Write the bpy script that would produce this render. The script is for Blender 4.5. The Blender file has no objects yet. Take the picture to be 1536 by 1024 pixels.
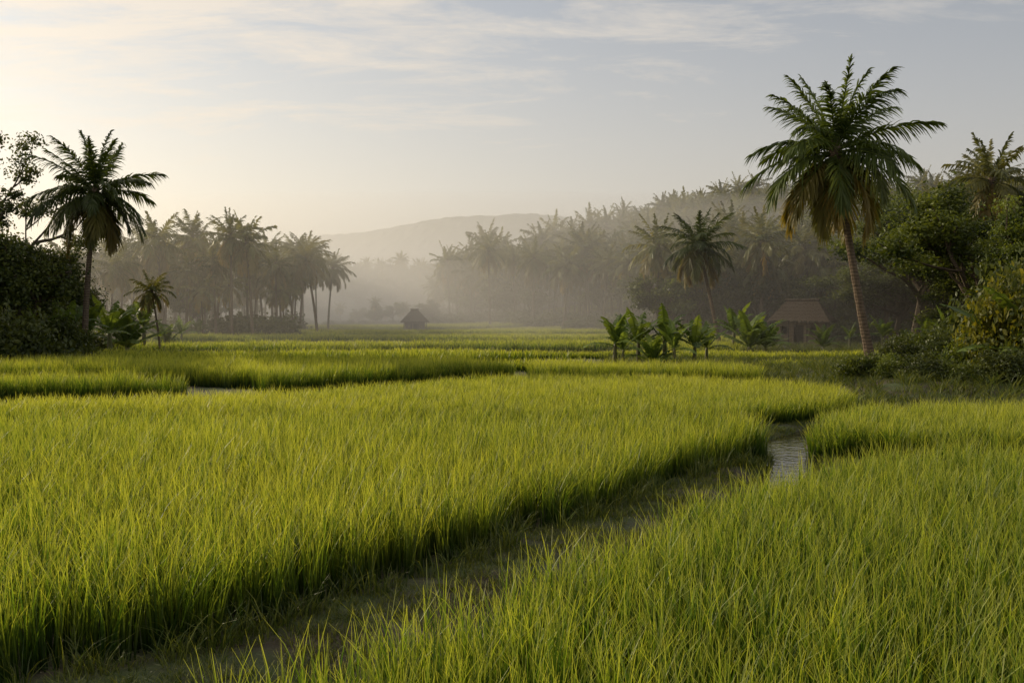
import bpy, math, numpy as np
from mathutils import Vector
rng=np.random.default_rng(11)
scene=bpy.context.scene
CAMH=3.0; F=1365.0; HY=470.0
def wx(px,d): return (px-768.0)/F*d
def wz(py,d): return CAMH+(HY-py)/F*d
def sm(t):
    t=np.clip(t,0,1); return t*t*(3-2*t)

# ---------------------------------------------------------------- layout
FA=[(-26,3.6),(-9,5.8),(-4.3,7.0),(-3.5,7.4),(-2.7,8.0),(-2.0,9.0),(-1.1,10.1),(-0.15,11.4),(-0.05,12.6),(0.6,12.4),(1.5,13.7),(2.6,15.6),(3.7,16.9),(5.0,18.3),(5.5,19.6),(5.2,20.3),(4.0,20.7),(0,20.4),(-5,20.8),(-13,21.0),(-26,21.2)]
FB=[(-26,24.1),(-11,23.5),(0,23.2),(5,23.4),(7,24.4),(9.5,26.3),(10.8,28.4),(11,31),(9,33.8),(6,36.2),(2,37.0),(-2,34.4),(-7,29.4),(-11,26.8),(-15,25.8),(-26,25.6)]
FC=[(-32,31.0),(-16,31.0),(-11.8,31.4),(-11.3,32.0),(-14,33.6),(-32,34.6)]
FD=[(-9.2,33.6),(-6,36.4),(-2.2,40.2),(0.0,42.0),(0.2,43.4),(-4,44.2),(-12,45.0),(-34,45.0),(-34,39.8),(-14,37.8),(-10.2,35.8)]
FE=[(1.0,41.6),(4,40.6),(8,39.4),(10.4,38),(11.2,41),(10.5,43.3),(4,45.2),(0.7,45.2)]
R1=[(-3.0,2.2),(-2.5,4.2),(-1.9,5.3),(-1.1,6.4),(-0.2,7.6),(1.0,9.4),(2.5,11.5),(3.9,13.1),(5.3,14.6),(7,15.6),(14,15.9),(26,15.8),(26,2.2)]
R2=[(6.5,19.6),(6.8,18.7),(9,18.2),(27,17.9),(27,24.2),(12,24.2),(9,23.3),(7.3,21.4)]
CANAL1=[(4.5,16.2),(5.3,17.5),(6.0,19.3),(6.4,21.6),(8.2,24.0),(11.2,27.0),(13,29.0),(20,27.6),(34,27)]
CANAL2=[(-34,28.2),(-14,28.6),(-10.8,29.7),(-6,32.6),(-2,37.0),(3,38.8),(8,37.6),(12,33)]
PATH=[(-12,4.6),(-5,6.0),(-2.7,7.4),(-1.7,8.5),(-0.5,10.1),(0.8,12.0),(2.3,14.1),(4.0,16.6),(5.0,18.0)]
def pdist(x,y,poly):
    d=np.full(np.shape(x),1e9)
    for (ax,ay),(bx,by) in zip(poly[:-1],poly[1:]):
        vx,vy=bx-ax,by-ay; t=np.clip(((x-ax)*vx+(y-ay)*vy)/(vx*vx+vy*vy),0,1)
        d=np.minimum(d,np.hypot(x-ax-t*vx,y-ay-t*vy))
    return d
def pip(x,y,poly):
    ins=np.zeros(x.shape,bool); n=len(poly)
    for i in range(n):
        x1,y1=poly[i]; x2,y2=poly[(i+1)%n]
        if y1==y2: continue
        c=((y1>y)!=(y2>y))&(x<(x2-x1)*(y-y1)/(y2-y1)+x1); ins^=c
    return ins
def wob(x,y,f=1.0):
    return (np.sin(x*1.3*f+y*.7*f)+np.sin(-x*.8*f+y*1.9*f+1.7)+.6*np.sin(x*3.1*f+1.1*y*f+.4))/2.6
def terrain(x,y):
    x=np.asarray(x,float); y=np.asarray(y,float)
    h=15*sm((y-125)/130)*sm((x+22)/70)
    h=h+7*sm((x-32)/35)*sm((y-72)/45)
    h=h+14*sm((y-235)/140)
    h=h+.55*sm((x-11.5)/3)*sm((y-29)/4)*sm((48-y)/6)
    h=h+.10*np.exp(-(pdist(x,y,PATH)/.75)**2)+.03*wob(x,y,2)*np.exp(-(np.hypot(x,y-10)/25)**2)
    h=h-.33*np.exp(-(pdist(x,y,CANAL1)/.55)**4)-.33*np.exp(-(pdist(x,y,CANAL2)/.6)**4)
    return h

# ---------------------------------------------------------------- materials
def newmat(name):
    m=bpy.data.materials.new(name); m.use_nodes=True
    nt=m.node_tree; nt.nodes.clear()
    out=nt.nodes.new('ShaderNodeOutputMaterial'); return m,nt,out
def N(nt,t,**k):
    n=nt.nodes.new(t)
    for a,b in k.items(): setattr(n,a,b)
    return n
def attr(nt,name,typ='GEOMETRY'):
    n=N(nt,'ShaderNodeAttribute'); n.attribute_name=name; n.attribute_type=typ; return n
def mixc(nt,fac,a,b,blend='MIX'):
    n=N(nt,'ShaderNodeMix',data_type='RGBA',blend_type=blend)
    for s,v in ((0,fac),(6,a),(7,b)):
        if isinstance(v,bpy.types.NodeSocket): nt.links.new(v,n.inputs[s])
        elif isinstance(v,(tuple,list)): n.inputs[s].default_value=(*v[:3],1)
        else: n.inputs[s].default_value=v
    return n.outputs[2]
def math_(nt,op,a,b=None,c=None,clamp=False):
    n=N(nt,'ShaderNodeMath',operation=op,use_clamp=clamp)
    for i,v in enumerate((a,b,c)):
        if v is None: continue
        if isinstance(v,bpy.types.NodeSocket): nt.links.new(v,n.inputs[i])
        else: n.inputs[i].default_value=v
    return n.outputs[0]
def noise_(nt,scale,detail=3,vec=None,rough=.5):
    n=N(nt,'ShaderNodeTexNoise'); n.inputs['Scale'].default_value=scale; n.inputs['Detail'].default_value=detail; n.inputs['Roughness'].default_value=rough
    if vec is not None: nt.links.new(vec,n.inputs['Vector'])
    return n
def leafmat(name,lo,hi,aged=None,transl=.4,gloss=.35):
    m,nt,out=newmat(name); L=nt.links
    v=attr(nt,'v').outputs['Fac']
    col=mixc(nt,v,lo,hi)
    if aged is not None:
        col=mixc(nt,attr(nt,'age').outputs['Fac'],col,aged)
    oi=N(nt,'ShaderNodeObjectInfo')
    k=math_(nt,'MULTIPLY_ADD',oi.outputs['Random'],.5,.75)
    hs=N(nt,'ShaderNodeHueSaturation'); L.new(k,hs.inputs['Value']); L.new(col,hs.inputs['Color'])
    p=N(nt,'ShaderNodeBsdfPrincipled'); L.new(hs.outputs[0],p.inputs['Base Color'])
    p.inputs['Roughness'].default_value=.5; p.inputs['Specular IOR Level'].default_value=gloss
    if transl>0:
        t=N(nt,'ShaderNodeBsdfTranslucent')
        tc=mixc(nt,1.0,hs.outputs[0],(1.6,1.4,.6),'MULTIPLY'); L.new(tc,t.inputs['Color'])
        mx=N(nt,'ShaderNodeMixShader'); mx.inputs[0].default_value=transl
        L.new(p.outputs[0],mx.inputs[1]); L.new(t.outputs[0],mx.inputs[2]); L.new(mx.outputs[0],out.inputs['Surface'])
    else: L.new(p.outputs[0],out.inputs['Surface'])
    return m
def ricemat():
    m,nt,out=newmat('rice_blades'); L=nt.links
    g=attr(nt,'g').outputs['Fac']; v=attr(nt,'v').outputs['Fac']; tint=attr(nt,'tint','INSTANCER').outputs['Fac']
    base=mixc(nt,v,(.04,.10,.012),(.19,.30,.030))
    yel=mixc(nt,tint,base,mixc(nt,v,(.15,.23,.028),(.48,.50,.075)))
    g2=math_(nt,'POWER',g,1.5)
    col=mixc(nt,g2,(.012,.032,.006),yel)  # shade low in the rice stand painted in: blade feet go dark
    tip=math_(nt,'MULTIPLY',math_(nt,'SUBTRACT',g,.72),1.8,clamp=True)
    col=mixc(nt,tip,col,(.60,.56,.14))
    p=N(nt,'ShaderNodeBsdfPrincipled'); L.new(col,p.inputs['Base Color'])
    p.inputs['Roughness'].default_value=.45; p.inputs['Specular IOR Level'].default_value=.3
    t=N(nt,'ShaderNodeBsdfTranslucent'); tc=mixc(nt,1.0,col,(1.6,1.5,.5),'MULTIPLY'); L.new(tc,t.inputs['Color'])
    mx=N(nt,'ShaderNodeMixShader'); mx.inputs[0].default_value=.52
    L.new(p.outputs[0],mx.inputs[1]); L.new(t.outputs[0],mx.inputs[2]); L.new(mx.outputs[0],out.inputs['Surface'])
    return m
def barkmat(name,a,b,scale=6):
    m,nt,out=newmat(name); L=nt.links
    tc=N(nt,'ShaderNodeTexCoord'); n=noise_(nt,scale,6,tc.outputs['Object'])
    w=N(nt,'ShaderNodeTexWave',bands_direction='Z'); w.inputs['Scale'].default_value=2.2; w.inputs['Distortion'].default_value=2; L.new(tc.outputs['Object'],w.inputs['Vector'])
    f=math_(nt,'MULTIPLY_ADD',w.outputs['Fac'],.35,n.outputs['Fac'])
    f=math_(nt,'SUBTRACT',f,.2,clamp=True)
    col=mixc(nt,f,a,b)
    p=N(nt,'ShaderNodeBsdfPrincipled'); L.new(col,p.inputs['Base Color']); p.inputs['Roughness'].default_value=.9; p.inputs['Specular IOR Level'].default_value=.1
    bp=N(nt,'ShaderNodeBump'); bp.inputs['Strength'].default_value=.6; bp.inputs['Distance'].default_value=.05; L.new(f,bp.inputs['Height']); L.new(bp.outputs[0],p.inputs['Normal'])
    L.new(p.outputs[0],out.inputs['Surface']); return m
M_rice=ricemat()
M_palm=leafmat('palm_leaf',(.026,.048,.012),(.085,.12,.022),aged=(.27,.19,.04),transl=.4)
M_palmF=leafmat('grove_palm_leaf',(.050,.070,.018),(.15,.15,.04),aged=(.26,.18,.05),transl=.4)
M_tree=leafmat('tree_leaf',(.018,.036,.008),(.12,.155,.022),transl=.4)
M_treeD=leafmat('tree_leaf_dark',(.022,.038,.010),(.09,.11,.020),transl=.35)
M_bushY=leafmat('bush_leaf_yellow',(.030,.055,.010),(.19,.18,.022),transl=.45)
M_ban=leafmat('banana_leaf',(.05,.09,.020),(.14,.20,.04),transl=.45)
M_grass=leafmat('wild_grass',(.030,.06,.012),(.14,.16,.030),transl=.4)
M_bark=barkmat('bark',(.035,.027,.020),(.12,.095,.07))
M_ptrunk=barkmat('palm_bark',(.05,.038,.028),(.19,.145,.105),9)
M_stem=leafmat('banana_stem',(.06,.07,.02),(.12,.11,.04),transl=0)
M_nut=leafmat('coconut',(.10,.08,.02),(.20,.13,.03),transl=0)

# ---------------------------------------------------------------- mesh helpers
def mk(name,V,Q,mats,attrs=None,midx=None,smooth=False):
    me=bpy.data.meshes.new(name); V=np.asarray(V,np.float32).reshape(-1,3); Q=np.asarray(Q,np.int32).reshape(-1,4)
    me.vertices.add(len(V)); me.vertices.foreach_set('co',V.ravel())
    me.loops.add(Q.size); me.loops.foreach_set('vertex_index',Q.ravel())
    me.polygons.add(len(Q)); me.polygons.foreach_set('loop_start',np.arange(0,Q.size,4,dtype=np.int32))
    for m in mats: me.materials.append(m)
    if midx is not None: me.polygons.foreach_set('material_index',np.asarray(midx,np.int32))
    me.polygons.foreach_set('use_smooth',np.full(len(Q),smooth))
    for k,a in (attrs or {}).items():
        at=me.attributes.new(k,'FLOAT','POINT'); at.data.foreach_set('value',np.asarray(a,np.float32))
    me.update(calc_edges=True); return me
def obj(name,me,loc=(0,0,0),rotz=0,scale=1,parent=None,link=True):
    o=bpy.data.objects.new(name,me); o.location=loc; o.rotation_euler=(0,0,rotz)
    o.scale=(scale,)*3 if np.isscalar(scale) else scale
    if parent: o.parent=parent
    if link: scene.collection.objects.link(o)
    return o
class B:   # quad accumulator
    def __init__(s): s.V=[];s.Q=[];s.v=[];s.age=[];s.g=[];s.m=[];s.n=0
    def add(s,V,Q,v=.5,age=0,g=.5,m=0):
        V=np.asarray(V,float).reshape(-1,3); Q=np.asarray(Q,int).reshape(-1,4)
        s.V.append(V); s.Q.append(Q+s.n); s.n+=len(V)
        for L,a in ((s.v,v),(s.age,age),(s.g,g)): L.append(np.broadcast_to(np.asarray(a,float),(len(V),)) if np.ndim(a)==0 else np.asarray(a,float))
        s.m.append(np.full(len(Q),m))
    def mesh(s,name,mats,smooth=False):
        return mk(name,np.concatenate(s.V),np.concatenate(s.Q),mats,{'v':np.concatenate(s.v),'age':np.concatenate(s.age),'g':np.concatenate(s.g)},np.concatenate(s.m),smooth)
def tube(b,P,R,k=7,m=0,v=.5):
    P=np.asarray(P,float); n=len(P); T=np.gradient(P,axis=0); T/=np.linalg.norm(T,axis=1)[:,None]+1e-9
    ref=np.array([0.31,0.95,0.05]) if abs(T[0][2])>.5 else np.array([0,0,1.])
    A=np.cross(T,ref); A/=np.linalg.norm(A,axis=1)[:,None]+1e-9; C=np.cross(T,A)
    th=np.arange(k)/k*2*np.pi; R=np.broadcast_to(R,(n,))
    V=P[:,None]+R[:,None,None]*(A[:,None]*np.cos(th)[None,:,None]+C[:,None]*np.sin(th)[None,:,None])
    i=np.arange(n-1)[:,None]*k; j=np.arange(k)[None]; j2=(j+1)%k
    Q=np.stack([i+j,i+j2,i+k+j2,i+k+j],-1).reshape(-1,4)
    b.add(V,Q,v=v,m=m)
def box(b,c,s,m=0,v=.5):
    c=np.array(c,float); s=np.array(s,float)/2
    V=np.array([[x,y,z] for x in(-1,1) for y in(-1,1) for z in(-1,1)])*s+c
    b.add(V,[[0,1,3,2],[4,6,7,5],[0,4,5,1],[2,3,7,6],[0,2,6,4],[1,5,7,3]],m=m,v=v)
def strips(b,P,W,v=.5,age=0,g=None,m=0):
    n,S=P.shape[:2]; V=np.stack([P-W,P+W],2)
    base=(np.arange(n)*S*2)[:,None]+np.arange(S-1)[None]*2
    Q=np.stack([base,base+1,base+3,base+2],-1).reshape(-1,4)
    ex=lambda a: np.repeat(np.broadcast_to(a,(n,)),S*2)
    gg=np.tile(np.repeat(np.linspace(0,1,S),2),n) if g is None else g
    b.add(V,Q,v=ex(v),age=ex(age),g=gg,m=m)
def blades(b,n,rad,h0,h1,lean0,lean1,w,S=5,m=0,power=2.0):
    r=rad*np.sqrt(rng.random(n)); a=rng.random(n)*6.283
    base=np.stack([r*np.cos(a),r*np.sin(a),np.zeros(n)-.02],1)
    az=a+rng.normal(0,.9,n); h=rng.uniform(h0,h1,n); ln=rng.uniform(lean0,lean1,n)*h
    t=np.linspace(0,1,S)[None,:]
    d=np.stack([np.cos(az),np.sin(az),0*az],1)
    P=base[:,None]+d[:,None]*(ln[:,None]*t**power)[...,None]
    P[...,2]+=h[:,None]*(t-.28*(ln/h)[:,None]*t**3)
    sa=az+np.pi/2+rng.normal(0,.7,n); sd=np.stack([np.cos(sa),np.sin(sa),0*sa],1)
    ww=w*(1-t**2.2*.92)*.5*rng.uniform(.7,1.2,n)[:,None]
    strips(b,P,sd[:,None]*ww[...,None],v=rng.random(n),m=m)
def leaves(b,C,size,v,m=0,up=.4,age=0):
    n=len(C); nrm=rng.normal(size=(n,3)); nrm[:,2]+=up*2; nrm/=np.linalg.norm(nrm,axis=1)[:,None]
    r=rng.normal(size=(n,3)); r-=nrm*(r*nrm).sum(1)[:,None]; r/=np.linalg.norm(r,axis=1)[:,None]; s=np.cross(nrm,r)
    L=(size*rng.uniform(.6,1.3,n))[:,None]
    V=np.stack([C-r*L*.5,C+s*L*.27-nrm*L*.06,C+r*L*.5,C-s*L*.27-nrm*L*.06],1)
    Q=np.arange(n*4).reshape(n,4)
    b.add(V,Q,v=np.repeat(np.broadcast_to(v,(n,)),4),m=m,age=age)

# ---------------------------------------------------------------- plants
def frond(b,origin,az,e0,L,droop,K=46,v=.5,age=0,lf=.85,w=.05,m=1):
    n=26; t=np.linspace(0,1,n); e=e0-droop*t**1.35
    azs=az+rng.normal(0,.12)*t**2
    D=np.stack([np.cos(azs)*np.cos(e),np.sin(azs)*np.cos(e),np.sin(e)],1)
    P=np.asarray(origin)+np.concatenate([[[0,0,0]],np.cumsum(D[:-1]*L/(n-1),axis=0)])
    tube(b,P[::3],np.linspace(.045,.012,len(P[::3])),4,m=m,v=1.2)
    ti=np.clip(np.linspace(.12,1.0,K)+rng.normal(0,.006,K),0,1)
    ti=np.concatenate([ti,ti]); sgn=np.repeat([1,-1],K)
    Pb=np.stack([np.interp(ti,t,P[:,i]) for i in range(3)],1); Db=np.stack([np.interp(ti,t,D[:,i]) for i in range(3)],1)
    Db/=np.linalg.norm(Db,axis=1)[:,None]
    side=np.array([-math.sin(az),math.cos(az),0]); tw=rng.normal(0,.35)
    up=np.cross(Db,side); up/=np.linalg.norm(up,axis=1)[:,None]
    sd=side*math.cos(tw)+up*math.sin(tw); up=np.cross(Db,sd)
    al=np.radians(np.interp(ti,[0,.5,1],[64,44,12]))+rng.normal(0,.10,2*K)
    ln=lf*np.interp(ti,[0,.1,.3,.6,.85,1],[.4,.7,1,.98,.72,.45])*rng.uniform(.75,1.12,2*K)
    d0=Db*np.cos(al)[:,None]+sd*(np.sin(al)*sgn)[:,None]+up*rng.uniform(-.15,.3,2*K)[:,None]
    S=4; u=np.linspace(0,1,S)
    dr=rng.uniform(.35,.8,2*K)
    PP=Pb[:,None]+d0[:,None]*(ln[:,None]*u)[...,None]
    PP[...,2]-=(ln*dr)[:,None]*u**2
    wv=np.cross(d0,up); wv/=np.linalg.norm(wv,axis=1)[:,None]+1e-9
    wv=wv+up*rng.normal(0,.5,2*K)[:,None]
    W=wv[:,None]*(w*.5*np.array([.7,1,.8,.08]))[None,:,None]
    strips(b,PP,W,v=v+rng.uniform(-.2,.2,2*K),age=age,m=m)
def palm(name,H=10.0,lean=(0,0),L=4.2,nf=30,K=46,r=.19,curve=.3,w=.055,lf=.85,e_hi=74,e_lo=-50,trunkk=10,pm=None):
    b=B(); t=np.linspace(0,1,26)
    P=np.stack([lean[0]*(t**(1+curve)),lean[1]*(t**(1+curve)),H*t-.15*(1-t)],1)
    R=r*(1-.42*t)+r*.9*np.exp(-t*22); R=R*(1+.06*(np.arange(26)%2))
    tube(b,P,R,trunkk,m=0)
    top=P[-1]
    tube(b,np.stack([top+[0,0,z] for z in(-.7,-.2,.3,.8)]),[r*.7,r*1.3,r*1.15,r*.4],8,m=0)
    for i in range(nf):
        f=i/(nf-1); az=i*2.39996+rng.normal(0,.2)
        e0=math.radians(e_hi-(e_hi-e_lo)*f**.9+rng.normal(0,6))
        LL=L*rng.uniform(.84,1.08)*(.84+.16*math.sin(math.pi*min(1,f*1.1+.1)))
        dr=math.radians(20+52*min(1,f*1.4)*(1 if f<.75 else .75)+rng.normal(0,8))
        age=0 if f<.62 else min(1,(f-.62)/.38*rng.uniform(.2,1.3))*.8
        frond(b,top+[.1*math.cos(az),.1*math.sin(az),.35-.55*f],az,e0,LL,dr,K=K,v=rng.uniform(.1,.9),age=age,w=w,lf=lf)
    for i in range(9):
        a=rng.random()*6.28; c=top+np.array([.3*math.cos(a),.3*math.sin(a),-.25-.25*rng.random()])
        z=np.linspace(-1,1,6); tube(b,np.stack([c+[0,0,.15*q] for q in z]),.13*np.sqrt(np.clip(1-z**2,.01,1)),7,m=2,v=rng.random())
    return b.mesh(name,[M_ptrunk,pm or M_palm,M_nut])
def tree(name,H=10,spread=4,leafn=18000,leaf=.22,trunk_r=.25,levels=4,mat=None,clus=.75,first=.3,nb=4):
    b=B(); tips=[]
    def grow(p,d,L,r,lv):
        n=5; pts=[p]; dd=d.copy()
        for i in range(n):
            dd=dd+rng.normal(0,.10,3)+np.array([0,0,.05]); dd/=np.linalg.norm(dd); pts.append(pts[-1]+dd*L/n)
        pts=np.array(pts); tube(b,pts,np.linspace(r,r*.62,len(pts)),7 if lv<2 else 4,m=0)
        if lv>=levels-1: tips.append((pts[-1],lv)); tips.append((pts[3],lv)); return
        if lv>=levels-2: tips.append((pts[-1],lv))
        k=nb if lv<2 else 3
        for j in range(k):
            q=pts[rng.integers(2 if lv else 3,n+1)] if j else pts[-1]
            a=rng.random()*6.28 if lv else j/k*6.28+rng.random()
            tilt=math.radians(rng.uniform(25,62))*(.5 if j==0 else 1)
            ax=np.cross(dd,[math.cos(a),math.sin(a),.1]); ax/=np.linalg.norm(ax)
            nd=dd*math.cos(tilt)+ax*math.sin(tilt); nd[2]=max(nd[2],-.05); nd/=np.linalg.norm(nd)
            grow(q,nd,L*rng.uniform(.62,.85),r*.58,lv+1)
    grow(np.array([0,0,-.2]),np.array([0,0,1.]),H*first,trunk_r,0)
    T=np.array([t[0] for t in tips])
    sx=min(1.6,spread/np.percentile(np.abs(T[:,:2]),97)); sz=(H-.4)/max(T[:,2].max(),.1)
    b.V=[v*[sx,sx,sz] for v in b.V]; T=T*[sx,sx,sz]
    C=T[rng.integers(0,len(T),int(len(T)*.8))]
    per=max(4,int(leafn/len(C)))
    cv=np.clip(rng.normal(.45,.3,len(C)),0,1)
    off=rng.normal(size=(len(C),per,3))*clus*np.array([.55,.55,.32])*rng.uniform(.5,1.25,len(C))[:,None,None]
    LC=(C[:,None]+off).reshape(-1,3)
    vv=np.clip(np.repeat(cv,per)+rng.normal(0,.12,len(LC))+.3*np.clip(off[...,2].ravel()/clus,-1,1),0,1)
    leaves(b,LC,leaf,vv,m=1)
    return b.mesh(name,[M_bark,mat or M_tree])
def bush(name,rx=1.2,rz=1.0,n=3500,leaf=.14,mat=None,nc=40):
    b=B(); a=rng.random(nc)*6.28; e=np.arcsin(rng.random(nc)); rr=rng.uniform(.45,1.0,nc)
    C=np.stack([rx*rr*np.cos(a)*np.cos(e),rx*rr*np.sin(a)*np.cos(e),rz*rr*np.sin(e)+.15],1)
    for c in C[:18]:
        tube(b,np.array([[c[0]*.15,c[1]*.15,-.05],c*[.5,.5,.6],c]),[.03,.02,.008],4,m=0)
    per=n//nc; off=rng.normal(size=(nc,per,3))*rx*.16*np.array([1,1,.8])
    LC=(C[:,None]+off).reshape(-1,3); LC[:,2]=np.abs(LC[:,2])
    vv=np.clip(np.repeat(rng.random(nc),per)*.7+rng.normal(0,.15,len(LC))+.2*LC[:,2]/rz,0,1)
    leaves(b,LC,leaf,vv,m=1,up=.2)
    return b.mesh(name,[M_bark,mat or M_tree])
def banana(name,H=2.6,nl=9,stem=.42):
    b=B(); hs=H*stem
    tube(b,np.array([[0,0,-.05],[.02,0,hs*.5],[0.03,.02,hs],[.03,.02,hs*1.15]]),[.13,.11,.08,.04],8,m=0,v=.4)
    for i in range(nl):
        az=i*2.4+rng.normal(0,.3); e=math.radians(rng.uniform(52,86) if i<nl*.7 else rng.uniform(15,40)); L=H*rng.uniform(.58,.8); dr=math.radians(rng.uniform(35,95))
        n=17; t=np.linspace(0,1,n); ee=e-dr*t**1.8
        D=np.stack([math.cos(az)*np.cos(ee),math.sin(az)*np.cos(ee),np.sin(ee)],1)
        P=np.array([.03,.02,hs])+np.concatenate([[[0,0,0]],np.cumsum(D[:-1]*L/(n-1),axis=0)])
        tube(b,P[::2],np.linspace(.03,.008,len(P[::2])),4,m=1,v=1.1)
        side=np.array([-math.sin(az),math.cos(az),0]); vv=rng.random()
        wd=.10*H*np.interp(t,[0,.12,.25,.6,.9,1],[0.02,.1,.75,1,.6,.05])
        for s in(1,-1):
            for k in range(1,n-1):
                j=rng.uniform(-.18,.18); dz=-rng.uniform(.15,.5)
                o0=P[k]+side*s*wd[k]+np.array([0,0,dz*wd[k]])+D[k]*j*.1
                o1=P[k+1]+side*s*wd[k+1]+np.array([0,0,(dz+rng.normal(0,.08))*wd[k+1]])-D[k]*(.012 if rng.random()<.7 else .05)
                b.add([P[k],P[k+1],o1,o0],[[0,1,2,3]],v=vv+rng.uniform(-.1,.1),m=1)
    return b.mesh(name,[M_stem,M_ban])

# ---------------------------------------------------------------- instancing
def proto(cname,meshes):
    c=bpy.data.collections.new(cname)
    for i,me in enumerate(meshes):
        c.objects.link(bpy.data.objects.new(cname+'_'+chr(97+i),me))
    return c
def scatter(name,pts,rot,scl,idx,coll,tint=None):
    n=len(pts); me=bpy.data.meshes.new(name); me.vertices.add(n); me.vertices.foreach_set('co',np.asarray(pts,np.float32).ravel())
    def av(k,typ,a,f='value'):
        at=me.attributes.new(k,typ,'POINT'); at.data.foreach_set(f,np.ascontiguousarray(a).ravel())
    av('rot','FLOAT_VECTOR',np.asarray(rot,np.float32),'vector'); av('scl','FLOAT_VECTOR',np.asarray(scl,np.float32),'vector')
    av('idx','INT',np.asarray(idx,np.int32)); av('tint','FLOAT',np.asarray(tint if tint is not None else np.zeros(n),np.float32))
    o=obj(name,me)
    ng=bpy.data.node_groups.new(name+'_scatter','GeometryNodeTree')
    ng.interface.new_socket('Geometry',in_out='INPUT',socket_type='NodeSocketGeometry'); ng.interface.new_socket('Geometry',in_out='OUTPUT',socket_type='NodeSocketGeometry')
    gi=ng.nodes.new('NodeGroupInput'); go=ng.nodes.new('NodeGroupOutput')
    ip=ng.nodes.new('GeometryNodeInstanceOnPoints'); ci=ng.nodes.new('GeometryNodeCollectionInfo')
    ci.inputs['Collection'].default_value=coll; ci.inputs['Separate Children'].default_value=True; ci.inputs['Reset Children'].default_value=True
    ip.inputs['Pick Instance'].default_value=True
    def na(k,t):
        x=ng.nodes.new('GeometryNodeInputNamedAttribute'); x.data_type=t; x.inputs['Name'].default_value=k; return x.outputs[0]
    L=ng.links; L.new(gi.outputs[0],ip.inputs['Points']); L.new(ci.outputs[0],ip.inputs['Instance'])
    L.new(na('rot','FLOAT_VECTOR'),ip.inputs['Rotation']); L.new(na('scl','FLOAT_VECTOR'),ip.inputs['Scale']); L.new(na('idx','INT'),ip.inputs['Instance Index'])
    L.new(ip.outputs[0],go.inputs[0])
    md=o.modifiers.new('scatter','NODES'); md.node_group=ng
    return o

# ---------------------------------------------------------------- rice
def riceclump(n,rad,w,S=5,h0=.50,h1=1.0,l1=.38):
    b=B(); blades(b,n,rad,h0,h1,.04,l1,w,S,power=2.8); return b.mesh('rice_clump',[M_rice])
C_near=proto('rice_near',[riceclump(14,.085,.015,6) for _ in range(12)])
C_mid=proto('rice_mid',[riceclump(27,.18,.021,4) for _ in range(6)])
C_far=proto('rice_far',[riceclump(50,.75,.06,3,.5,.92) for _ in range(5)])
def jgrid(x0,x1,y0,y1,s):
    X,Y=np.meshgrid(np.arange(x0,x1,s),np.arange(y0,y1,s)); X=X.ravel(); Y=Y.ravel()
    return X+rng.uniform(-.5,.5,X.size)*s,Y+rng.uniform(-.5,.5,X.size)*s
def rice(name,inside,bb,s,coll,nv,tintbase=.4,hs=1.0,band=None):
    X,Y=jgrid(*bb,s)
    k=(np.abs(X)<.64*Y+1.8); X,Y=X[k],Y[k]
    k=inside(X+.10*wob(X,Y,1.5),Y+.12*wob(Y,X,1.5)); X,Y=X[k],Y[k]
    n=X.size; Z=terrain(X,Y)
    lf=wob(X,Y,.35); h=hs*(1+.08*lf+.05*wob(X,Y,1.7)+rng.normal(0,.11,n))
    tb=tintbase
    if band is not None:
        bh,bt=band(X,Y); h=h*bh; tb=tb+bt
    rot=np.stack([rng.normal(0,.08,n),rng.normal(.0,.08,n),rng.random(n)*6.28],1)
    sxy=rng.uniform(.85,1.2,n)
    tint=np.clip(tb+.28*wob(X,Y,.22)+.15*wob(Y,X,1.1)+rng.normal(0,.22,n),0,1)
    return scatter(name,np.stack([X,Y,Z],1),rot,np.stack([sxy,sxy,h],1),rng.integers(0,nv,n),coll,tint)
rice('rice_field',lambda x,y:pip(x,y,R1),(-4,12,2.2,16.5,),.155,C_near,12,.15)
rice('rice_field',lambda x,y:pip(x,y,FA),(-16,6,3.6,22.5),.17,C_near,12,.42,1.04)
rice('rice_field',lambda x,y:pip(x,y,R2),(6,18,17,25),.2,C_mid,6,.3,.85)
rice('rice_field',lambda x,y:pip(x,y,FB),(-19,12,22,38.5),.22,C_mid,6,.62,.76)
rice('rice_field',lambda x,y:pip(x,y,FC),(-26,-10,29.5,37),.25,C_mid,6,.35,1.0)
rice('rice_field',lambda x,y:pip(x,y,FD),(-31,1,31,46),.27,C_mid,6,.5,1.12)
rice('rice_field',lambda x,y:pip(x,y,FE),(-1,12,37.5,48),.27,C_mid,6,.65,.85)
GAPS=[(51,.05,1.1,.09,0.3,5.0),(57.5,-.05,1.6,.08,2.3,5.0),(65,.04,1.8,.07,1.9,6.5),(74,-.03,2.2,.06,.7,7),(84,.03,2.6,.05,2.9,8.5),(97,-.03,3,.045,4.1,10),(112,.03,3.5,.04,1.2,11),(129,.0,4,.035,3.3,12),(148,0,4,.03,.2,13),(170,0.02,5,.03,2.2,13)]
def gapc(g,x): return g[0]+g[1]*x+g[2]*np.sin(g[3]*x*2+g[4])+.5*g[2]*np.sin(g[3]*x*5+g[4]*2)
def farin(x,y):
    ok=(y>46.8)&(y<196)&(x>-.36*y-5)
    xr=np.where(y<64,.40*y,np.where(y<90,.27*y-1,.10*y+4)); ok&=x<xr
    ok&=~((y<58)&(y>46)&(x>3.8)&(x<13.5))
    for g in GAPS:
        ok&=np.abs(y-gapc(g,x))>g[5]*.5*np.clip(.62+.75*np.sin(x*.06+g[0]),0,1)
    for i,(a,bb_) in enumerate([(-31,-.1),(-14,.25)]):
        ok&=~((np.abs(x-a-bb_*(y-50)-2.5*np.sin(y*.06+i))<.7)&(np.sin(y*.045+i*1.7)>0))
    return ok
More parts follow.
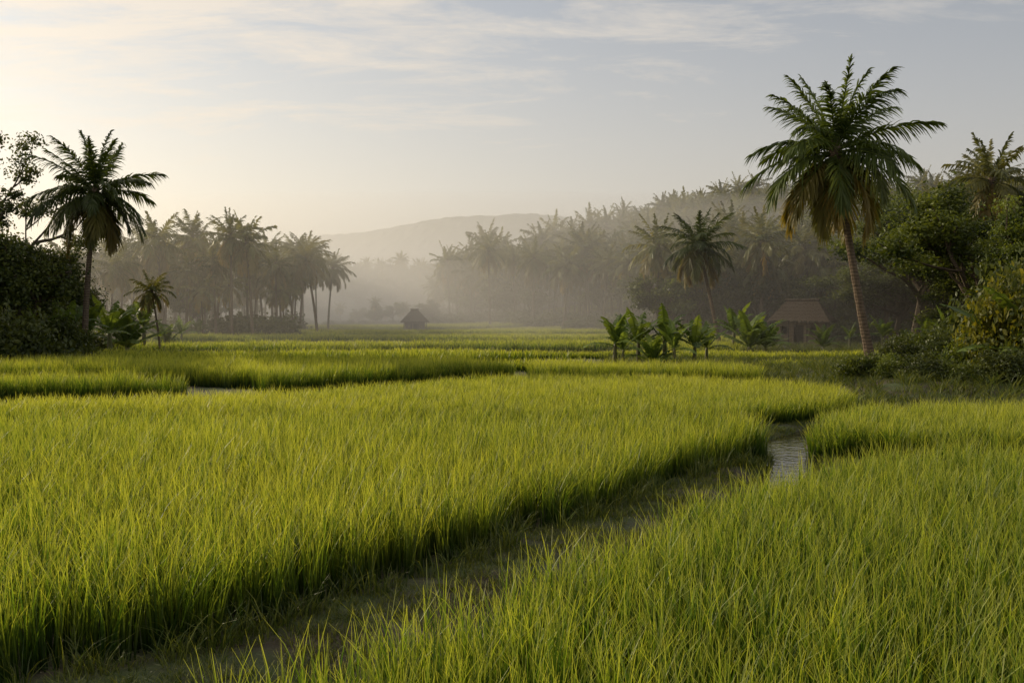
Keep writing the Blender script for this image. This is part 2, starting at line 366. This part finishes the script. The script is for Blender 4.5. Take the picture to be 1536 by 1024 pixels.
def farband(x,y):
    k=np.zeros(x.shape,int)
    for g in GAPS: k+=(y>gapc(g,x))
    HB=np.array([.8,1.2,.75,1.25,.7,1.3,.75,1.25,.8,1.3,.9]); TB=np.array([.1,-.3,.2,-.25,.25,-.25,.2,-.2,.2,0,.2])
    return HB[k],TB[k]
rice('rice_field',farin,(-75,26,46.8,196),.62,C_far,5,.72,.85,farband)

# weeds on the dykes
def tuft(n,rad,h0,h1,w,mat=M_grass):
    b=B(); blades(b,n,rad,h0,h1,.2,1.0,w,4); return b.mesh('weed_tuft',[mat])
C_weed=proto('dyke_weeds',[tuft(26,.10,.05,.16,.009) for _ in range(4)]+[tuft(22,.10,.18,.45,.011) for _ in range(3)])
X,Y=jgrid(-12,14,5,30,.12)
dc=pdist(X,Y,CANAL1)
inA=pip(X,Y,FA)|pip(X,Y,R1)|pip(X,Y,FB)|pip(X,Y,R2)
k=(~inA)&(np.abs(X)<.62*Y+1)&(dc>.42)&(wob(X,Y,2.1)+rng.normal(0,.5,X.size)>-.35)
X,Y=X[k],Y[k]; n=X.size; s=rng.uniform(.6,1.3,n)
near=np.minimum(pdist(X,Y,FA[1:18]),pdist(X,Y,R1[1:11]))<.3
idx=np.where(near&(rng.random(n)<.6),rng.integers(4,7,n),rng.integers(0,4,n))
scatter('dyke_grass',np.stack([X,Y,terrain(X,Y)-.01],1),np.stack([0*X,0*X,rng.random(n)*6.28],1),np.stack([s,s,s],1),idx,C_weed)
C_wild=proto('wild_tufts',[tuft(40,.25,.3,.8,.022) for _ in range(4)])
X,Y=jgrid(-60,50,25,120,.6)
far=(np.abs(X)<.62*Y+2)&(Y>47)&~farin(X,Y)&(rng.random(X.size)<np.where(Y<70,.6,.3))&((X<-.3*Y)|(X>.1*Y))
bank=(X>10.8)&(Y>25.5)&(Y<47)&(X<.62*Y+2)&~pip(X,Y,FB)&~pip(X,Y,FE)&(pdist(X,Y,CANAL1)>.5)
ok=far|bank
X,Y=X[ok],Y[ok]; n=X.size; s=rng.uniform(.4,1.0,n)
scatter('verge_grass',np.stack([X,Y,terrain(X,Y)],1),np.stack([0*X,0*X,rng.random(n)*6.28],1),np.stack([s*1.4,s*1.4,s],1),rng.integers(0,4,n),C_wild)

# ---------------------------------------------------------------- ground
xs=np.unique(np.concatenate([-np.geomspace(16,3500,40),np.arange(-16,19,.28),np.geomspace(19,3500,40)]))
ys=np.unique(np.concatenate([[-400,-150,-60,-20,-8,-3,0],np.arange(1.5,42,.28),np.geomspace(42,420,60),np.geomspace(450,5000,20)]))
Xg,Yg=np.meshgrid(xs,ys); Zg=terrain(Xg,Yg); nx=len(xs)
V=np.stack([Xg,Yg,Zg],-1).reshape(-1,3); i=(np.arange(len(ys)-1)[:,None]*nx+np.arange(nx-1)[None])
Q=np.stack([i,i+1,i+nx+1,i+nx],-1).reshape(-1,4)
m,nt,out=newmat('ground_soil'); L=nt.links
geo=N(nt,'ShaderNodeNewGeometry'); n1=noise_(nt,.9,6,geo.outputs['Position'],.6); n2=noise_(nt,9,5,geo.outputs['Position'],.7)
f=math_(nt,'MULTIPLY_ADD',math_(nt,'SUBTRACT',n1.outputs['Fac'],.5),5,.5,clamp=True)
c1=mixc(nt,n2.outputs['Fac'],(.018,.014,.009),(.075,.055,.032)); c2=mixc(nt,n2.outputs['Fac'],(.025,.042,.010),(.060,.085,.02))
col=mixc(nt,f,c1,c2)
p=N(nt,'ShaderNodeBsdfPrincipled'); L.new(col,p.inputs['Base Color']); p.inputs['Roughness'].default_value=.85
bp=N(nt,'ShaderNodeBump'); bp.inputs['Distance'].default_value=.06; L.new(n2.outputs['Fac'],bp.inputs['Height']); L.new(bp.outputs[0],p.inputs['Normal']); L.new(p.outputs[0],out.inputs['Surface'])
obj('ground',mk('ground',V,Q,[m],smooth=True))
m,nt,out=newmat('canal_water'); L=nt.links
p=N(nt,'ShaderNodeBsdfPrincipled'); p.inputs['Base Color'].default_value=(.035,.032,.02,1); p.inputs['Roughness'].default_value=.06; p.inputs['IOR'].default_value=1.33; p.inputs['Specular IOR Level'].default_value=.8
g=N(nt,'ShaderNodeNewGeometry'); nn=noise_(nt,5,3,g.outputs['Position']); bp=N(nt,'ShaderNodeBump'); bp.inputs['Strength'].default_value=.35; bp.inputs['Distance'].default_value=.04
L.new(nn.outputs['Fac'],bp.inputs['Height']); L.new(bp.outputs[0],p.inputs['Normal']); L.new(p.outputs[0],out.inputs['Surface'])
for cp in (CANAL1,CANAL2):
    c=np.array(cp); T=np.gradient(c,axis=0); T/=np.linalg.norm(T,axis=1)[:,None]; Nn=np.stack([-T[:,1],T[:,0]],1)
    V=np.concatenate([np.c_[c-Nn*.75,np.full(len(c),-.13)],np.c_[c+Nn*.75,np.full(len(c),-.13)]]); k=len(c); j=np.arange(k-1)
    obj('canal_water',mk('canal_water',V,np.stack([j,j+1,j+1+k,j+k],1),[m]))

# ---------------------------------------------------------------- individual palms
def T(x,y): return float(terrain(x,y))
me=palm('coconut_palm',H=9.0,lean=(-1.9,-.4),L=3.9,nf=42,K=62,r=.19,curve=-.1,w=.065,lf=.88)
obj('coconut_palm_tree',me,(15.15,38,T(15,38)))
me=palm('coconut_palm',H=10.0,lean=(.8,0),L=4.0,nf=40,K=58,r=.19,curve=.6,w=.07,lf=.9)
obj('coconut_palm_tree',me,(-25.4,54,0))
me=palm('coconut_palm',H=8.7,lean=(-1.9,0),L=3.7,nf=36,K=44,r=.18,curve=.1,w=.08,lf=.88)
obj('coconut_palm_tree',me,(18.1,79,0))
PV=[palm('coconut_palm',H=h,lean=(lx,0),L=3.7,nf=28,K=26,r=.18,curve=.5,w=.12,lf=.85,trunkk=6,pm=M_palmF) for h,lx in((10,.8),(11,-.9),(12,.3),(9.5,1.4))]
def setpalm(px,ty,d,v):
    x=wx(px,d); g=T(x,d); h=wz(ty,d)-g; H0=(10,11,12,9.5)[v]+3.3
    obj('coconut_palm_tree',PV[v],(x,d,g),rng.random()*6.28,h/H0)
for a in [(1490,203,72,2),(247,318,100,0),(285,312,104,1),(348,312,96,2),(232,355,120,3),(410,345,120,1),(437,348,128,0),(476,352,112,3),(385,365,135,2),(262,350,130,0),(475,380,135,1),(318,350,140,3),(240,405,66,3),(200,360,110,2),(455,362,150,2),
          (180,350,102,0),(300,335,118,2),(325,345,108,1),(372,352,114,0),(395,358,126,3),(425,362,140,2),(450,345,122,1),(215,335,116,1),(492,372,140,0),(165,365,95,3),
          (735,345,158,1),(772,362,162,2),(800,352,150,0),(845,368,145,3),(880,350,150,2),(905,366,140,0),(945,362,134,0),(985,352,125,1),(1110,345,112,2),(1165,352,118,3)]:
    setpalm(*a)

# ---------------------------------------------------------------- trees
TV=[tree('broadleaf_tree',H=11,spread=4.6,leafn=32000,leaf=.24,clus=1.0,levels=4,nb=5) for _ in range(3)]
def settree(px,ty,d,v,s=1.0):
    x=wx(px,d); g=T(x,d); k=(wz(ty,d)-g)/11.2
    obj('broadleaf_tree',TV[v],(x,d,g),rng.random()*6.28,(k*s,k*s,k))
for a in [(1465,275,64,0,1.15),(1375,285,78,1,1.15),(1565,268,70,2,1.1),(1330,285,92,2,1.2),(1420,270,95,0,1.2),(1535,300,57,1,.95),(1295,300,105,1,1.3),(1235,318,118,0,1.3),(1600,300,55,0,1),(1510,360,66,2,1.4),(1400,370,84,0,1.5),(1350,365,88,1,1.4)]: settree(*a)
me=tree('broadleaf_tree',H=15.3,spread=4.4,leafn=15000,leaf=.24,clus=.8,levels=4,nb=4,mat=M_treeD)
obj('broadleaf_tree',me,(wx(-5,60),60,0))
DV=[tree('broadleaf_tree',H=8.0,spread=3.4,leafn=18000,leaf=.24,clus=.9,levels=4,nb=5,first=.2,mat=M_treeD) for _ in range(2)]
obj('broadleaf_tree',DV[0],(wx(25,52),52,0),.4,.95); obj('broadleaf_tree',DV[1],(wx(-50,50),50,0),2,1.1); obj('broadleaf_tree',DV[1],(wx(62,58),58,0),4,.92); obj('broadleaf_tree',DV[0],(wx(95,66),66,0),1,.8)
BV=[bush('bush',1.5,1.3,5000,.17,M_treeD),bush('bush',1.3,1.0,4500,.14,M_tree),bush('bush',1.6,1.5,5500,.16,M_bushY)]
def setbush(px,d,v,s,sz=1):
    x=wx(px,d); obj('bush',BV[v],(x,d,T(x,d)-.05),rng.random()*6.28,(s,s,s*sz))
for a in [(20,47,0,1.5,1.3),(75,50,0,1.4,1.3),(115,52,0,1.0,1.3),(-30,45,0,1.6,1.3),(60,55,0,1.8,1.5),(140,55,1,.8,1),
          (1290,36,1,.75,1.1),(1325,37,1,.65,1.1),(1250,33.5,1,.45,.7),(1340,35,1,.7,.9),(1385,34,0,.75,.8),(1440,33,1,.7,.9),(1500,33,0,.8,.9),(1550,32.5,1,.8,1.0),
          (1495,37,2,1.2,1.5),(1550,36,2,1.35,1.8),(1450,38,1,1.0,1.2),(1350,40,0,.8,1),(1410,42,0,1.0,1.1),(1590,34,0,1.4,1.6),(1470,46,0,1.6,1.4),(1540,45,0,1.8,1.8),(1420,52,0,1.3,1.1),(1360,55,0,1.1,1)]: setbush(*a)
NV=[banana('banana_plant',2.6,9),banana('banana_plant',2.6,10),banana('banana_plant',2.6,8),banana('banana_plant',2.6,16,.12)]
def setban(px,ty,d,v):
    x=wx(px,d); g=T(x,d); obj('banana_plant',NV[v],(x,d,g),rng.random()*6.28,(wz(ty,d)-g)/2.4)
for a in [(922,478,49.5,0),(958,472,50.5,1),(997,470,50,2),(1042,482,49.5,1),(1012,490,48.5,0),(1060,492,51,2),(935,495,49,2),(980,488,49,3),(1125,450,66,3),(1100,462,69,1),(1148,465,68,3),
          (1235,475,72,3),(1275,488,75,2),(1325,478,70,1),(1390,480,66,0),(1420,470,60,2),(1355,485,72,3),(1440,478,62,1),(1300,483,82,0),(1160,485,80,3),
          (1530,395,36,3),(1000,478,88,1),(950,480,95,0),(1070,480,92,2),
          (190,438,64,3),(165,455,60,1),(215,455,68,0),(250,470,74,3),(272,480,82,2),(100,455,54,1),(130,462,56,0),(60,470,50,2),(298,478,95,1)]: setban(*a)

# ---------------------------------------------------------------- distant forest (instanced)
TF=[tree('forest_tree',H=11,spread=4.5,leafn=5500,leaf=.55,clus=1.3,levels=3,nb=5,mat=M_treeD if i%2 else M_tree) for i in range(4)]
PF=[palm('forest_palm',H=h,lean=(lx,0),L=3.9,nf=26,K=18,r=.2,curve=.5,w=.19,lf=.9,trunkk=5,pm=M_palmF) for h,lx in((10,.8),(11.5,-.7),(9,.5))]
BF=[bush('forest_bush',2.0,1.8,1200,.42,M_treeD,30) for _ in range(2)]
C_for=proto('forest_plants',TF+PF+BF)
pts=[];scl=[];idx=[]
def addf(x,y,i,s,sz=None): pts.append((x,y,T(x,y)-.1)); scl.append((s,s,sz or s)); idx.append(i)
for _ in range(1000):
    y=rng.uniform(118,300); x=rng.uniform(-.10*y+2,.72*y)
    if x<-.088*y+ (0 if y>185 else (185-y)*.55): continue
    if rng.random()<(.78 if x<.3*y else .25): addf(x,y,rng.integers(4,7),rng.uniform(.85,1.35))
    else: addf(x,y,rng.integers(0,4),rng.uniform(.55,.9))
for _ in range(170):
    y=rng.uniform(98,125); x=rng.uniform(.16*y,.7*y)
    if rng.random()<(.6 if x<.33*y else .15): addf(x,y,rng.integers(4,7),rng.uniform(.7,1.05))
    else: addf(x,y,rng.integers(0,4),rng.uniform(.5,.85))
for _ in range(260):
    y=rng.uniform(92,200); xe=-.085*y+(0 if y>185 else (185-y)*.5); x=xe+rng.uniform(-2,10)
    addf(x,y,rng.integers(7,9),rng.uniform(.6,1.4))
for px,ty,d in [(722,332,190),(740,345,185),(700,372,195),(775,365,180),(825,320,215),(880,310,225),(907,308,228),(955,314,225),(1003,300,215),(1110,293,190),(1140,297,200),(850,365,170),(800,350,195),(930,345,165),(1180,310,150),(760,372,200),(680,385,210),(1085,300,205),(1050,310,215)]:
    x=wx(px,d); g=T(x,d); addf(x,d,5,max(.5,(wz(ty,d)-g)/15.0))
scatter('forest',pts,[(0,0,rng.random()*6.28) for _ in pts],scl,idx,C_for)
pts=[];scl=[];idx=[]
for _ in range(420):
    y=rng.uniform(265,400); x=rng.uniform(-.62*y,.1*y)
    i=rng.integers(4,7) if rng.random()<.45 else rng.integers(0,4); addf(x,y,i,rng.uniform(.7,1.0))
scatter('distant_treeline',pts,[(0,0,rng.random()*6.28) for _ in pts],scl,idx,C_for)
pts=[];scl=[];idx=[]
for _ in range(270):
    y=rng.uniform(95,190); x=rng.uniform(-.66*y,-.235*y)
    r=rng.random()
    if r<.5: addf(x,y,rng.integers(4,7),rng.uniform(.6,.95))
    elif r<.6: addf(x,y,rng.integers(0,4),rng.uniform(.4,.7))
    else: addf(x,y,rng.integers(7,9),rng.uniform(.7,1.6))
for _ in range(70):
    y=rng.uniform(62,95); x=-.36*y-6-rng.uniform(0,16); addf(x,y,rng.integers(7,9),rng.uniform(.4,1.0))
scatter('palm_grove',pts,[(0,0,rng.random()*6.28) for _ in pts],scl,idx,C_for)
pts=[];scl=[];idx=[]
for _ in range(150):
    y=rng.uniform(190,235); x=rng.uniform(-.4*y,.0*y); addf(x,y,rng.integers(7,9),rng.uniform(.35,.9))
for _ in range(18):
    y=rng.uniform(196,230); x=rng.uniform(-.19*y,-.07*y); addf(x,y,rng.integers(4,7) if rng.random()<.5 else rng.integers(0,4),rng.uniform(.3,.5))
scatter('field_edge_bushes',pts,[(0,0,rng.random()*6.28) for _ in pts],scl,idx,C_for)

# ---------------------------------------------------------------- mountain
hx=np.linspace(-1200,1000,300); hy=np.linspace(1500,2500,70); HX,HYY=np.meshgrid(hx,hy)
pxs=[-400,200,380,450,490,520,560,600,640,680,720,760,800,840,880,950,1100,1700]; pys=[402,394,384,366,356,358,352,342,334,329,325,322,321,324,330,348,370,390]
prof=np.interp(768+HX/1850*F,pxs,[wz(p_,1850) for p_ in pys])
bump=np.zeros_like(HX)
for q in range(26):
    a=rng.random()*6.28; fr=.006*1.19**q; bump+=np.sin(HX*fr*math.cos(a)+HYY*fr*math.sin(a)+rng.random()*6.28)*(4.2/1.11**q)
HZ=(prof+bump*.6)*np.exp(-((HYY-1850)/340)**2)-4
HZ+=rng.uniform(-2,2,HZ.shape)
i=(np.arange(69)[:,None]*300+np.arange(299)[None])
m=leafmat('forest_canopy',(.03,.05,.015),(.06,.09,.02),transl=0)
obj('mountain',mk('mountain',np.stack([HX,HYY,HZ],-1),np.stack([i,i+1,i+301,i+300],-1),[m],{'v':rng.random(HX.size)}))

# ---------------------------------------------------------------- huts
def thatchmat():
    m,nt,out=newmat('thatch'); L=nt.links; tc=N(nt,'ShaderNodeTexCoord'); mp=N(nt,'ShaderNodeMapping'); mp.inputs['Scale'].default_value=(7,7,1.0); L.new(tc.outputs['Object'],mp.inputs[0])
    n=noise_(nt,2,6,mp.outputs[0],.75); f=math_(nt,'MULTIPLY_ADD',math_(nt,'SUBTRACT',n.outputs['Fac'],.5),2.4,.5,clamp=True)
    col=mixc(nt,f,(.015,.012,.009),(.13,.10,.075))
    p=N(nt,'ShaderNodeBsdfPrincipled'); L.new(col,p.inputs['Base Color']); p.inputs['Roughness'].default_value=.95; p.inputs['Specular IOR Level'].default_value=.1
    bp=N(nt,'ShaderNodeBump'); bp.inputs['Distance'].default_value=.15; L.new(n.outputs['Fac'],bp.inputs['Height']); L.new(bp.outputs[0],p.inputs['Normal']); L.new(p.outputs[0],out.inputs['Surface']); return m
M_th=thatchmat(); M_wall=barkmat('hut_planks',(.06,.045,.032),(.26,.20,.15),5); M_dark=barkmat('hut_dark_wood',(.015,.012,.01),(.05,.04,.03))
def hut(loc,w,dp,hw,hr,rotz,ridge=.45,eave=.5):
    e=bpy.data.objects.new('thatched_hut',None); e.location=loc; e.rotation_euler=(0,0,rotz); scene.collection.objects.link(e)
    b=B(); t=.12; dw=.9; dh=hw*.8
    for sx in(-1,1): box(b,(sx*(w/2-t/2),0,hw/2),(t,dp,hw))
    box(b,(0,dp/2-t/2,hw/2),(w-2*t,t,hw))
    ww=(w-2*t-dw)/2
    for sx in(-1,1):
        cx=sx*(dw/2+ww/2); wh=hw*.32; wwn=ww*.35
        box(b,(cx,-dp/2+t/2,hw*.22),(ww,t,hw*.44)); box(b,(cx,-dp/2+t/2,hw*.44+wh+(hw-hw*.44-wh)/2),(ww,t,hw-hw*.44-wh))
        for s2 in(-1,1): box(b,(cx+s2*(ww/2-(ww-wwn)/4),-dp/2+t/2,hw*.44+wh/2),((ww-wwn)/2,t,wh))
    box(b,(0,-dp/2+t/2,dh+(hw-dh)/2),(dw,t,hw-dh))
    obj('walls',b.mesh('walls',[M_wall]),parent=e)
    b=B(); box(b,(.1,-dp/2+t+.04,dh/2),(dw*.8,.05,dh)); obj('door',b.mesh('door',[M_dark]),parent=e)
    b=B()
    for x in np.linspace(-w/2-.2,w/2+.2,4): tube(b,[(x,-dp/2-eave*.8,-.1),(x,-dp/2-eave*.8,hw-.05)],.06,6)
    obj('veranda_posts',b.mesh('posts',[M_dark]),parent=e)
    b=B(); ox=w/2+eave; oy=dp/2+eave; rl=w*ridge/2; z0=hw-.12; z1=hw+hr
    for (a0,a1,c0,c1) in [((-ox,-oy),(ox,-oy),(-rl,0),(rl,0)),((ox,-oy),(ox,oy),(rl,0),(rl,0)),((ox,oy),(-ox,oy),(rl,0),(-rl,0)),((-ox,oy),(-ox,-oy),(-rl,0),(-rl,0))]:
        for lay in range(6):
            f0=lay/6; f1=min(1,(lay+1.25)/6); nn=36; u=np.linspace(0,1,nn+1)
            A0=np.array(a0);A1=np.array(a1);C0=np.array(c0);C1=np.array(c1)
            lo=(A0+(A1-A0)*u[:,None]); hi=(C0+(C1-C0)*u[:,None]); j=rng.uniform(-.06,.03,nn+1)
            p0=lo+(hi-lo)*(f0+j)[:,None]; p1=lo+(hi-lo)*f1
            zz0=z0+(z1-z0)*(f0+j)+.06; zz1=np.full(nn+1,z0+(z1-z0)*f1)+.01
            V=np.concatenate([np.c_[p0,zz0],np.c_[p1,zz1],np.c_[p0,zz0-(.16 if lay==0 else .05)]]); q=np.arange(nn)
            b.add(V,np.concatenate([np.stack([q,q+1,q+nn+2,q+nn+1],1),np.stack([q,q+2*nn+2,q+2*nn+3,q+1],1)]))
    tube(b,[(-rl-.2,0,z1+.08),(0,0,z1+.03),(rl+.2,0,z1+.08)],.13,7)
    obj('roof',b.mesh('roof',[M_th]),parent=e)
x=wx(1203,86); hut((x,86,T(x,86)),4.6,3.2,2.4,1.8,-.5,.6)
x=wx(1375,96); hut((x,96,T(x,96)),3.0,2.6,1.9,1.0,.3,.6)
x=wx(622,150); hut((x,150,0),3.2,3,1.8,1.8,.15,.3,.6)

# ---------------------------------------------------------------- mist and haze
def vol(name,c,s,den,g=.5,col=(1,.96,.88),ell=True):
    m,nt,out=newmat(name); vs=N(nt,'ShaderNodeVolumeScatter'); vs.inputs['Density'].default_value=den; vs.inputs['Anisotropy'].default_value=g; vs.inputs['Color'].default_value=(*col,1)
    nt.links.new(vs.outputs[0],out.inputs['Volume'])
    if ell: bpy.ops.mesh.primitive_uv_sphere_add(segments=48,ring_count=24,radius=.5)
    else: bpy.ops.mesh.primitive_cube_add(size=1)
    o=bpy.context.object; o.name=name; o.location=c; o.scale=s; o.data.materials.append(m); return o
vol('haze',(0,1565,20),(5000,3000,170),.0011,col=(.97,.97,.98),ell=False)
vol('mist',(-5,200,-6),(620,290,60),.0042)
vol('mist',(-15,200,-6),(330,190,40),.0075)

# ---------------------------------------------------------------- world, sun, camera
SE=21; SR=-57
w=bpy.data.worlds.new('World'); scene.world=w; w.use_nodes=True; nt=w.node_tree; nt.nodes.clear(); L=nt.links
out=N(nt,'ShaderNodeOutputWorld'); bg=N(nt,'ShaderNodeBackground'); sky=N(nt,'ShaderNodeTexSky',sky_type='NISHITA'); sky.sun_disc=False
sky.sun_elevation=math.radians(SE); sky.sun_rotation=math.radians(SR); sky.dust_density=.4; sky.air_density=1.0; sky.ozone_density=1.3
tc=N(nt,'ShaderNodeTexCoord'); sp=N(nt,'ShaderNodeSeparateXYZ'); L.new(tc.outputs['Generated'],sp.inputs[0])
zc=math_(nt,'MAXIMUM',sp.outputs[2],0)
z=math_(nt,'ADD',zc,.09)
cb=N(nt,'ShaderNodeCombineXYZ'); L.new(math_(nt,'DIVIDE',sp.outputs[0],z),cb.inputs[0]); L.new(math_(nt,'DIVIDE',sp.outputs[1],z),cb.inputs[1])
mp=N(nt,'ShaderNodeMapping'); mp.inputs['Rotation'].default_value=(0,0,.22); mp.inputs['Scale'].default_value=(.95,2.1,1); mp.inputs['Location'].default_value=(.8,.4,0); L.new(cb.outputs[0],mp.inputs[0])
n1=noise_(nt,1.7,11,mp.outputs[0],.70); n1.inputs['Distortion'].default_value=.4
n2=noise_(nt,.55,2,mp.outputs[0],.5)
d=math_(nt,'MULTIPLY_ADD',math_(nt,'SUBTRACT',n1.outputs['Fac'],.5),2.0,.5)
d=math_(nt,'ADD',d,math_(nt,'MULTIPLY',n2.outputs['Fac'],.9))
d=math_(nt,'ADD',d,math_(nt,'MULTIPLY',sp.outputs[0],-.45))
d=math_(nt,'ADD',d,math_(nt,'MULTIPLY',math_(nt,'SUBTRACT',zc,.26),3.0))
d=math_(nt,'MULTIPLY',math_(nt,'SUBTRACT',d,.88),2.4,clamp=True)
d=math_(nt,'MULTIPLY',d,.75)
hz=math_(nt,'EXPONENT',math_(nt,'MULTIPLY',zc,-4.6)); hz=math_(nt,'MULTIPLY',hz,.95)
lx=math_(nt,'MULTIPLY_ADD',sp.outputs[0],-1.0,.45,clamp=True)
hc=mixc(nt,lx,(5.2,4.45,3.9),(7.1,5.5,3.85))
s0=mixc(nt,1.0,sky.outputs[0],(.70,.72,.70),'MULTIPLY')
s1=mixc(nt,hz,s0,hc)
col=mixc(nt,d,s1,mixc(nt,lx,(5.0,4.7,4.3),(5.8,5.1,4.3)))
L.new(col,bg.inputs[0]); bg.inputs[1].default_value=.15; L.new(bg.outputs[0],out.inputs[0])
ld=bpy.data.lights.new('sun','SUN'); ld.energy=5; ld.angle=math.radians(.6); ld.color=(1,.84,.60)
lo=bpy.data.objects.new('sun',ld); scene.collection.objects.link(lo)
s=Vector((math.sin(math.radians(SR))*math.cos(math.radians(SE)),math.cos(math.radians(SR))*math.cos(math.radians(SE)),math.sin(math.radians(SE))))
lo.rotation_euler=s.to_track_quat('Z','Y').to_euler(); lo.location=(-30,20,30)
cd=bpy.data.cameras.new('camera'); co=bpy.data.objects.new('camera',cd); scene.collection.objects.link(co)
cd.lens=32; cd.sensor_width=36; cd.clip_end=8000; co.location=(0,0,CAMH); co.rotation_euler=(math.radians(90)-math.atan(42/F),0,0)
scene.camera=co
scene.view_settings.view_transform='Standard'; scene.view_settings.look='None'; scene.view_settings.exposure=0
